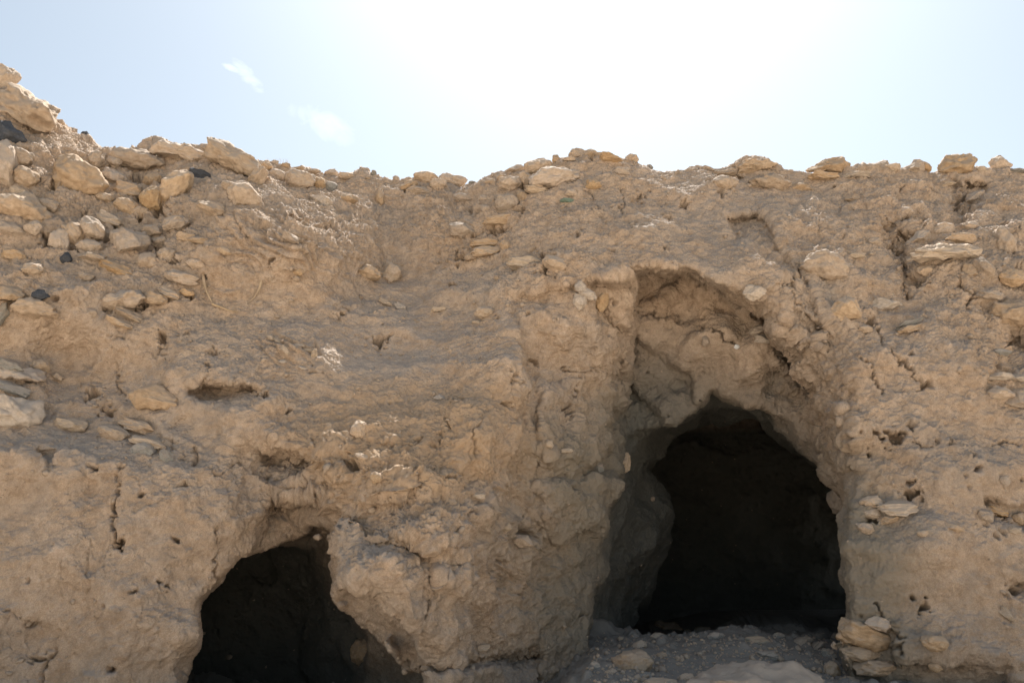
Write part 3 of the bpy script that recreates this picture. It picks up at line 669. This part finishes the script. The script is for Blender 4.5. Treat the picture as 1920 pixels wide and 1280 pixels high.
def stone_data(kind, var, colour):
    key = (kind, var, colour)
    if key not in mesh_cache:
        m = stones[(kind, var)].copy(); m.name = 'rock'; m.materials.append(M_rock[colour]); mesh_cache[key] = m
    return mesh_cache[key]
bvh = BVHTree.FromPolygons([tuple(v) for v in Vn.tolist()], Fn.tolist()) if False else None
# ray casts through the objects themselves
dg = bpy.context.evaluated_depsgraph_get(); dg.update()
EYEV = Vector((0, 0, EYE))
def cast(px, py):
    d = pixdir(px, py); best = None
    for o in (cliff, ground):
        ok, loc, nor, _ = o.ray_cast(EYEV, d)
        if ok and (best is None or (loc - EYEV).length < best[0]): best = ((loc - EYEV).length, loc.copy(), nor.copy())
    return best, d
rng = random.Random(5); LABS = set()
ORD = ['leftmost'] + [w + ' from left' for w in ('second', 'third', 'fourth', 'fifth', 'sixth', 'seventh', 'eighth', 'ninth')]
KIND = {'r': 'rounded', 'a': 'angular', 's': 'flat'}
COL = {'t': 'tan', 'o': 'ochre', 'p': 'pale', 'g': 'grey', 'k': 'dark', 'n': 'green', 'w': 'white'}
def rock(px, py, w, h, ang, kind, col, sink=.30, deep=None):
    best, d = cast(px, py); yy = py; edge = False
    while best is None and yy < 1279: yy += 3; best, _ = cast(px, yy); edge = True
    dist = best[0]
    if edge:
        dist += .08
        if yy - py > h * .30: d = pixdir(px, yy - h * .30)
    s = dist * d.dot(Vector((0, CP, SP))) / FPX
    W, Hh = w * s, h * s; D = (W * .55 + Hh * .45) if deep is None else deep
    loc = EYEV + d * (dist + (0 if edge else D * (sink - .38)))
    R = Vector((1, 0, 0)); U = Vector((0, -SP * .5, CP)).normalized(); Fv = U.cross(R)
    a = math.radians(-ang); r2 = R * math.cos(a) + U * math.sin(a); u2 = -R * math.sin(a) + U * math.cos(a)
    M = Matrix((r2, Fv, u2)).transposed().to_4x4()
    fl = rng.choice((0, math.pi))
    M = M @ Matrix.Rotation(fl, 4, 'Z') @ Matrix.Rotation(rng.uniform(-.15, .15), 4, 'X')
    var = rng.randrange(9); data = stone_data(kind, var, col)
    if W > .42:                                     # big boulders get their own weathered surface at true scale
        sc_ = np.array([W * 1.16, D * 1.1, Hh * 1.2], np.float32); bv = np.empty(len(IV) * 3, np.float32); data.vertices.foreach_get('co', bv)
        bv = bv.reshape(-1, 3) * sc_; off = np.float32(px * .37); nn = bv / sc_ ** 2; nn /= np.linalg.norm(nn, axis=1, keepdims=True)
        dd = facet(bv + off, 4.0, 3) * .10 + facet(bv + off, 10, 5) * .035 + fbm(bv + off, 9, 4, 8, .6) * .022
        bv = (bv + nn * dd[:, None]) / sc_
        data = data.copy(); data.name = 'rock'; data.vertices.foreach_set('co', bv.ravel()); data.update()
    o = bpy.data.objects.new('rock', data); C.objects.link(o)
    o.matrix_world = Matrix.Translation(loc) @ M @ Matrix.Diagonal((W * 1.16, D * 1.1, Hh * 1.2, 1))
    return o
def cluster(place, group, items, noun='rock'):
    items = sorted(items, key=lambda t: t[0])
    for i, t in enumerate(items):
        px, py, w, h, ang, kind, col = t[:7]
        o = rock(*t[:7], **(t[8] if len(t) > 8 else {}))
        own = t[7] if len(t) > 7 else None
        size = 'large' if w * h > 2600 else ('small' if w * h < 450 else '')
        if own: lab = own
        else:
            look = [x for x in (size, KIND[kind], COL[col], noun) if x]
            tail = ((ORD[i] if len(items) > 2 else ('left one' if i == 0 else 'right one')) + ' of those ' if len(items) > 1 else '') + place
            if len(look) + len(tail.split()) > 16: look = look[-3:]
            if len(look) + len(tail.split()) > 16: tail = tail.replace('of those ', '', 1)
            lab = ' '.join(look) + ', ' + tail
        o['label'] = lab; assert len(lab.split()) <= 16, lab
        assert lab not in LABS, lab
        LABS.add(lab); o['category'] = 'rock'; o['group'] = group
RIM = 'stones lying along the skyline'; SL = 'stones stuck in the left slope'; MID = 'stones in the middle of the cliff'; RT = 'stones on the right cliff face'; FL = 'rubble at the mouth of the large cave'
cluster('in the steep top left corner', SL, [(5,150,46,50,40,'a','o','reddish angular rock at the very top left corner of the cliff'),
 (58,206,118,46,28,'s','t','large jutting tan slab overhanging the slope at top left'),(20,254,56,46,0,'a','k','dark slate-grey block below the jutting slab at top left'),
 (36,297,44,32,20,'r','t'),(8,312,50,84,-20,'a','t'),(50,335,44,34,20,'r','t'),(36,362,34,18,20,'r','p'),(115,232,14,14,0,'r','o'),(160,248,14,9,0,'a','k','tiny dark stone on the skyline of the upper left slope')])
cluster('left of the dark slate flake', SL, [(145,340,98,62,18,'r','t','biggest rounded tan boulder of the upper left slope'),(178,300,26,32,30,'r','t'),(213,305,26,20,10,'r','t'),(212,333,42,26,20,'r','t'),
 (240,357,48,28,10,'s','t'),(283,374,38,42,0,'r','o','round ochre cobble wedged between an egg-shaped stone and a flat one'),(328,357,74,44,-48,'r','o','long egg-shaped ochre stone leaning left below the dark flake'),(262,303,78,38,5,'r','t'),(286,338,34,24,-20,'r','t')])
cluster('under the skyline near the slate flake', SL, [(340,290,84,20,12,'s','o'),(378,331,46,18,20,'s','k','thin dark slate flake on the upper left slope'),(437,304,104,36,30,'s','o','long ochre slab tilted down to the right under the skyline'),(456,370,62,44,38,'r','t'),(485,335,30,40,40,'a','t')])
cluster('below the big tan boulder at upper left', SL, [(48,396,78,52,25,'r','t'),(205,410,46,18,25,'s','p'),(235,386,42,28,25,'r','t'),(262,399,28,20,0,'r','t'),(195,372,30,20,10,'r','t')])
cluster('in the cobble pocket at mid left', SL, [(112,453,36,46,0,'r','t','standing round tan cobble at the left end of a cobble pocket'),(140,442,36,46,-20,'r','t'),(174,430,46,34,30,'r','t'),(168,463,44,24,0,'r','t'),(172,481,50,12,10,'s','o'),(123,485,22,22,30,'a','k','small dark blue-grey stone under the cobble pocket')])
cluster('right of the cobble pocket at mid left', SL, [(241,453,64,44,-8,'a','t'),(215,502,62,20,20,'s','o'),(275,490,36,30,0,'r','t'),(313,480,34,28,-20,'r','t'),(300,455,30,20,-10,'r','t'),(350,445,34,14,10,'s','t'),(372,450,40,12,5,'s','o')])
cluster('half buried left of the cobble pocket', SL, [(20,432,52,30,15,'r','t'),(62,428,34,24,-10,'a','t'),(88,384,40,22,15,'r','t'),(22,372,34,20,0,'a','t'),(30,478,40,18,10,'s','t'),(62,505,34,20,0,'r','t')])
cluster('half buried right of the cobble pocket', SL, [(330,420,44,26,-15,'r','t'),(398,392,60,26,20,'a','t'),(430,350,30,18,25,'r','t'),(285,432,34,20,0,'a','t'),(368,495,34,18,10,'r','t'),(420,470,26,14,20,'r','o'),(160,520,28,14,10,'s','t')])
cluster('sunk in the soil of the upper right', RT, [(1500,352,34,16,0,'r','t'),(1598,372,28,14,10,'a','t'),(1640,455,26,16,0,'r','t'),(1830,372,34,24,-30,'a','t'),(1820,425,30,18,15,'a','t'),(1700,395,22,14,0,'r','t'),(1600,480,40,10,0,'s','p')])
cluster('on the slope above the twigs', SL, [(338,520,62,22,12,'s','t'),(317,550,40,15,25,'s','o'),(350,548,26,12,15,'r','o')])
cluster('in the small stack of slabs at mid left', SL, [(230,565,74,32,-12,'r','o'),(290,560,42,22,5,'r','t'),(238,588,56,16,20,'s','o'),(225,606,50,14,20,'s','o'),(174,587,14,14,0,'r','t')])
cluster('at the left edge halfway up', SL, [(12,548,60,24,8,'s','t'),(75,555,30,22,15,'a','k','dark blue-grey stone near the left edge halfway up'),(60,578,78,20,3,'s','t'),(4,592,22,44,10,'a','g')])
cluster('on the dusty ledge at the left edge', SL, [(22,685,54,16,20,'s','g'),(76,688,30,28,0,'r','o'),(34,700,78,16,14,'s','t'),(20,728,64,16,18,'s','g'),(106,705,26,12,35,'s','t')])
cluster('round the shallow hollow at lower left', SL, [(24,772,88,46,28,'a','p','big pale sunlit boulder cut by the left edge'),(135,795,56,22,15,'a','p'),(212,813,56,28,25,'r','o'),(258,798,66,20,15,'s','t'),(280,829,62,14,15,'s','p'),(268,845,42,28,5,'r','g','rounded grey-green stone in the lower left ledge'),(310,857,28,22,30,'a','g')])
cluster('under the bulge at left', SL, [(287,746,80,28,14,'r','t','broad rounded tan stone half buried at centre left')])
cluster('round the plump ochre boulder', MID, [(520,330,30,20,5,'r','t'),(562,341,52,34,12,'r','o','plump ochre boulder just below the skyline left of centre'),(597,346,24,26,10,'r','o'),(618,351,24,20,20,'r','g'),(602,379,42,24,15,'a','p'),(500,312,20,14,10,'r','t')])
cluster('on the thin crest left of centre', RIM, [(515,306,14,10,0,'r','t'),(535,311,16,10,0,'r','t'),(560,317,18,8,0,'a','t'),(590,321,20,8,0,'r','t'),(621,321,24,14,0,'r','o'),(650,330,30,12,5,'a','t'),(700,326,11,12,0,'a','g'),(743,337,12,14,0,'r','t')])
cluster('under the crest left of centre', MID, [(655,373,30,16,5,'r','t'),(712,372,15,32,0,'r','o','small upright ochre stone standing on the slope under the skyline'),(690,334,10,8,0,'r','t')])
cluster('in the low heap on the skyline at centre', RIM, [(765,350,36,18,-22,'a','t'),(800,335,42,26,8,'r','t'),(836,326,28,20,10,'r','t'),(783,358,44,15,-5,'s','t'),(822,347,30,20,0,'r','t'),(857,342,36,20,-5,'r','o'),(885,343,12,8,0,'r','g')])
cluster('between the two skyline heaps', MID, [(920,341,20,10,0,'r','o'),(870,372,34,14,5,'r','t'),(905,372,18,12,0,'r','t'),(910,392,16,14,0,'r','t')])
cluster('on the left flank of the skyline mound', RIM, [(940,334,14,12,0,'r','t'),(966,319,40,18,0,'a','t'),(957,345,42,26,-5,'r','t'),(984,336,28,22,0,'r','t'),(1010,313,52,26,-15,'r','t'),(950,383,42,32,-5,'r','t'),(978,372,22,24,0,'r','t'),(936,415,58,18,-10,'s','o','flat ochre stone jutting below the skyline mound')])
cluster('on the front of the skyline mound', RIM, [(1040,334,78,30,-5,'r','t'),(1007,356,42,14,0,'s','p'),(1070,361,20,12,0,'r','t'),(1113,345,26,18,0,'r','o'),(1063,376,24,8,3,'s','n','thin green shard in the soil of the skyline mound'),(1162,322,34,14,5,'s','t')])
cluster('on the very top of the skyline mound', RIM, [(1043,298,14,14,0,'r','t'),(1085,290,34,16,0,'s','t'),(1108,288,22,16,0,'r','o'),(1130,282,28,10,0,'s','t'),(1146,297,40,12,8,'s','o'),(1068,300,20,8,0,'s','o'),(1184,300,24,20,0,'r','o'),(1219,307,11,9,0,'a','g')])
cluster('under the long dip in the skyline', MID, [(866,432,44,26,5,'r','t'),(909,458,50,13,-3,'s','o'),(911,472,52,16,-6,'s','o'),(884,482,26,10,-5,'s','t'),(948,462,20,20,0,'r','t')])
cluster('in the bowl of the middle slope', MID, [(688,511,52,20,18,'s','o','small flat ochre stone left of a crumbly lump in the middle slope'),(735,512,36,34,0,'a','t'),(560,510,18,14,0,'r','o'),(545,446,32,14,30,'s','t'),(985,496,64,20,5,'s','p','pale flat slab beside a black gap in the middle of the cliff'),(1044,496,48,30,0,'a','t'),(907,586,34,20,-5,'r','o'),(935,521,18,8,10,'s','o')])
cluster('scattered above the grey dust patch', MID, [(722,566,26,8,25,'s','p'),(750,575,22,12,30,'s','p'),(822,580,26,8,-5,'s','p'),(893,604,16,5,0,'s','p'),(642,584,18,12,20,'r','t')])
cluster('left of the fallen vault', MID, [(1088,538,20,18,20,'r','p'),(1102,552,32,18,25,'r','p'),(1127,563,26,38,5,'r','o'),(1087,566,24,28,10,'r','p')])
cluster('in the middle bulge above the small cave', MID, [(671,806,28,32,10,'r','t'),(681,857,30,12,20,'a','t'),(896,929,26,10,5,'s','p'),(824,745,22,10,0,'a','p'),(705,895,22,18,20,'r','o')])
cluster('on the skyline above the large cave', RIM, [(1353,325,48,14,-4,'s','t'),(1355,347,54,28,0,'r','o','round ochre boulder with flat stone on top near the skyline above the large cave'),(1420,311,62,16,-4,'s','o'),(1443,346,68,28,5,'r','t'),(1325,316,26,8,0,'s','t')])
cluster('along the skyline right of the large cave', RIM, [(1550,315,70,22,0,'a','t'),(1543,331,50,12,4,'s','o'),(1607,328,52,10,0,'s','p'),(1672,315,28,16,0,'a','o'),(1715,312,34,22,-10,'a','t'),(1738,309,18,20,0,'a','o')])
cluster('at the right end of the skyline', RIM, [(1790,310,64,30,-10,'a','o','large angular ochre rock on the skyline near the right'),(1873,310,32,30,-20,'a','t','pointed tan rock on the skyline near the right edge'),(1912,321,40,8,0,'s','g'),(1838,318,18,12,0,'r','p')])
cluster('in the rubble band at upper right', RT, [(1770,430,36,22,-10,'r','t'),(1766,474,114,22,-2,'s','p','long pale flat slab sticking out of the upper right wall'),(1722,446,46,22,-20,'a','t'),(1736,507,34,18,-10,'a','t'),(1800,450,52,16,0,'s','t'),(1886,455,40,54,-15,'a','t'),(1778,345,26,8,-20,'s','p')])
cluster('at the right edge below the rubble band', RT, [(1858,553,46,16,0,'s','t'),(1848,505,44,30,25,'a','t'),(1898,522,46,30,15,'a','t'),(1900,590,70,46,-8,'r','t'),(1822,508,30,26,10,'a','t')])
cluster('on the rim of the fallen vault', RT, [(1414,549,38,28,0,'a','p','bright pale block on the rim of the fallen vault'),(1422,620,32,18,-10,'a','p'),(1432,636,30,14,5,'s','p'),(1545,502,80,40,10,'r','t','broad rounded tan boulder right of a black gap above the arch'),(1585,577,52,44,15,'a','o'),(1490,520,22,26,30,'a','t')])
cluster('on the small shelf right of the arch', RT, [(1660,570,52,22,-5,'a','p'),(1706,607,50,10,-15,'s','g'),(1622,617,24,16,10,'r','o'),(1708,615,46,12,-10,'s','o')])
cluster('in the layered rubble at the right edge', RT, [(1870,706,52,12,4,'s','p'),(1908,708,40,12,0,'s','p'),(1868,738,54,28,-5,'a','t'),(1908,748,44,30,0,'a','t'),(1878,660,30,12,10,'a','g')])
cluster('inside the fallen vault', RT, [(1381,650,10,8,0,'r','w','tiny bright white pebble stuck under the fallen vault'),(1323,640,14,18,5,'r','t')])
cluster('on the pillar between the caves', MID, [(1028,832,17,14,0,'r','p'),(1062,845,22,8,0,'s','p'),(1120,880,22,24,0,'r','g'),(1172,868,22,34,20,'a','p'),(950,988,18,15,0,'r','p'),(980,1014,34,20,5,'a','t')])
cluster('on the right jamb of the cave', RT, [(1577,940,42,52,-10,'a','t','blocky tan rock jutting into the large cave from its right jamb'),(1633,942,36,22,0,'r','t'),(1632,963,32,18,0,'r','p'),(1682,952,64,20,-4,'s','p'),(1622,990,30,20,20,'a','t'),(1668,973,36,14,-10,'s','t')])
cluster('piled at the foot of the right jamb', RT, [(1622,1192,92,34,12,'s','t'),(1614,1225,64,26,8,'r','p'),(1646,1252,74,26,0,'s','t'),(1560,1258,28,32,0,'r','t'),(1646,1168,44,22,15,'a','t')])
cluster('in the lower right broken hollow', RT, [(1884,903,17,20,0,'r','t'),(1848,968,26,22,0,'r','t'),(1912,975,24,24,0,'r','o'),(1898,993,28,12,5,'s','p'),(1870,958,34,12,20,'s','o')])
cluster('in the lower right wall', RT, [(1752,1205,44,26,5,'r','t'),(1890,1152,30,14,40,'s','p'),(1755,1250,26,16,0,'r','t'),(1730,1000,20,12,0,'r','t'),(1785,988,40,12,15,'s','t')])
cluster('on the left side of the large cave floor', FL, [(1188,1242,68,44,-15,'a','t','large angular stone on the left of the large cave floor'),(1255,1179,44,20,12,'r','t','rounded stone on the crest of the large cave floor'),(1233,1194,24,14,0,'r','g'),(1197,1211,28,16,-20,'r','t'),(1240,1229,26,12,5,'a','t'),(1145,1262,22,16,15,'a','t'),(1115,1248,18,16,0,'r','g')])
cluster('on the crest of the large cave floor', FL, [(1318,1182,30,14,0,'r','g'),(1342,1194,28,16,0,'r','g'),(1290,1184,14,10,0,'r','g'),(1420,1200,44,14,0,'r','g'),(1460,1192,20,12,0,'r','g'),(1505,1204,36,16,-10,'r','g'),(1536,1196,26,18,0,'r','g')])
cluster('on the right side of the large cave floor', FL, [(1484,1247,30,13,-5,'r','p'),(1528,1212,40,10,-30,'s','g'),(1555,1225,26,16,0,'a','g'),(1440,1228,40,14,0,'s','g')])
cluster('in front of the large cave', FL, [(1415,1284,235,56,4,'a','t','huge pale flat-topped boulder at the bottom edge in front of the large cave'),(1290,1274,28,20,0,'r','o'),(1320,1272,22,16,0,'r','o'),(1240,1282,60,14,0,'s','p'),(1600,1276,50,14,5,'r','g')])
cluster('in the sun-painted crust at centre left', MID, [(508,632,18,9,30,'a','p'),(524,640,24,8,30,'a','p'),(536,656,22,9,45,'a','p'),(560,648,20,8,10,'a','p'),(578,656,22,9,30,'a','p'),(590,664,12,18,10,'a','p'),(530,678,15,7,10,'a','p'),(568,690,17,7,10,'a','p')])  # sunlight on these lumps, painted as pale stones
cluster('by the small cave', MID, [(677,1222,38,46,15,'r','t','brown upright cobble lodged inside the small cave'),(905,1213,26,10,-5,'s','p','pale chip on the pillar foot right of the small cave')])

# gravel nobody could count
def gravel():
    r = np.random.RandomState(3); base, bf = ico(1); Vs, Fs = [], []; n = 0
    spots = []
    for _ in range(900):
        spots.append((r.uniform(1100, 1600), r.uniform(1190, 1285)))
    for _ in range(2100):
        x = r.uniform(0, 1920); spots.append((x, r.uniform(260, 760) if x < 900 else r.uniform(300, 700)))
    for _ in range(500):
        spots.append((r.uniform(0, 1920), r.uniform(700, 1280)))
    for (px, py) in spots:
        best, d = cast(px, py)
        if best is None or best[2].z < .12 and r.rand() < .6: continue
        s = min(r.lognormal(-4.35 if px < 900 else -4.5, .5), .05); c = np.array(best[1])
        v = base * (1 + .25 * r.randn(len(base), 1)) * np.array([1.2, 1, .75]) * s
        q = r.randn(3); q /= np.linalg.norm(q); a = r.rand() * 6.28
        K = np.array([[0,-q[2],q[1]],[q[2],0,-q[0]],[-q[1],q[0],0]]); Rm = np.eye(3) + math.sin(a)*K + (1-math.cos(a))*K@K
        Vs.append(v @ Rm.T + c); Fs.append(bf + n); n += len(base)
    me = mesh_np('gravel', np.concatenate(Vs), np.concatenate(Fs), False); o = bpy.data.objects.new('gravel', me); C.objects.link(o)
    me.materials.append(M_rock['t']); o['kind'] = 'stuff'; o['label'] = 'loose gravel and crumbs lying on the ledges and cave floor'; o['category'] = 'gravel'
gravel()

# dry roots and the wisp of dead grass on the skyline
M_twig = earth('dead_wood', [(.3, (.40,.29,.18)), (.7, (.52,.40,.28))], None, bump=.3, rnd=.05)
def tube(name, pts, rad, label, cat, mat=M_twig, group=None):
    import bmesh
    P = []
    for (px, py, off) in pts:
        best, d = cast(px, py); P.append(best[1] - d * off if best else EYEV + d * 10.2)
    V_, F_ = [], []; k = 7
    for i, p in enumerate(P):
        t = (P[min(i+1, len(P)-1)] - P[max(i-1, 0)]).normalized(); a = t.orthogonal().normalized(); b = t.cross(a); r_ = rad * (1 - .6 * i / (len(P)-1)) * (1 + .15 * math.sin(i * 2.1))
        for j in range(k): V_.append(p + a * r_ * math.cos(6.283*j/k) + b * r_ * math.sin(6.283*j/k))
        if i:
            for j in range(k): F_.append(((i-1)*k+j, (i-1)*k+(j+1)%k, i*k+(j+1)%k, i*k+j))
    F_.append(tuple(range(k))); F_.append(tuple((len(P)-1)*k + j for j in range(k-1, -1, -1)))
    me = bpy.data.meshes.new(name); me.from_pydata([tuple(v) for v in V_], [], F_); me.polygons.foreach_set('use_smooth', [True]*len(F_))
    o = bpy.data.objects.new(name, me); C.objects.link(o); me.materials.append(mat)
    o['label'] = label; o['category'] = cat
    if group: o['group'] = group
    return o
tube('twig', [(381,516,.03),(383,530,.05),(387,545,.05),(393,558,.04),(399,570,.02)], .019, 'short curved dead twig poking out of the left slope', 'twig', group='dead twigs in the slope')
tube('twig', [(398,570,.03),(415,576,.04),(430,582,.04),(446,585,.02)], .015, 'thin dead twig lying flat below the curved one', 'twig', group='dead twigs in the slope')
tube('twig', [(490,527,.01),(486,542,.05),(478,556,.05),(466,568,.02)], .016, 'bent twig leaning left of the dusty bowl', 'twig', group='dead twigs in the slope')
def grass_tuft():
    r = random.Random(2); V_, F_ = [], []
    for k in range(16):
        best = None; px = 515 + r.uniform(-14, 26); py = 300.0
        while best is None and py < 340: py += 2; best, d = cast(px, py)
        p = best[1] + d * .03; h = r.uniform(.05, .13); lean = Vector((r.uniform(-.05, .05), r.uniform(-.03, .03), h)); w = .0022
        n = len(V_); side = Vector((w, 0, 0)); fr = Vector((0, w, 0)); m = p + lean * .55 + Vector((0, 0, .01)); t = p + lean + Vector((lean.x * .6, 0, -.006))
        V_ += [p - side - fr, p + side - fr, p + fr, m - side * .7, m + side * .7, m + fr * .7, t]
        F_ += [(n, n+1, n+4, n+3), (n+1, n+2, n+5, n+4), (n+2, n, n+3, n+5), (n+3, n+4, n+6), (n+4, n+5, n+6), (n+5, n+3, n+6)]
    me = bpy.data.meshes.new('dry_grass'); me.from_pydata([tuple(v) for v in V_], [], F_); o = bpy.data.objects.new('dry_grass', me); C.objects.link(o)
    me.materials.append(M_twig); o['label'] = 'faint tuft of dead grass on the skyline left of centre'; o['category'] = 'grass tuft'
grass_tuft()
print('done', len(bpy.data.objects), round(time.time()-T0, 1))
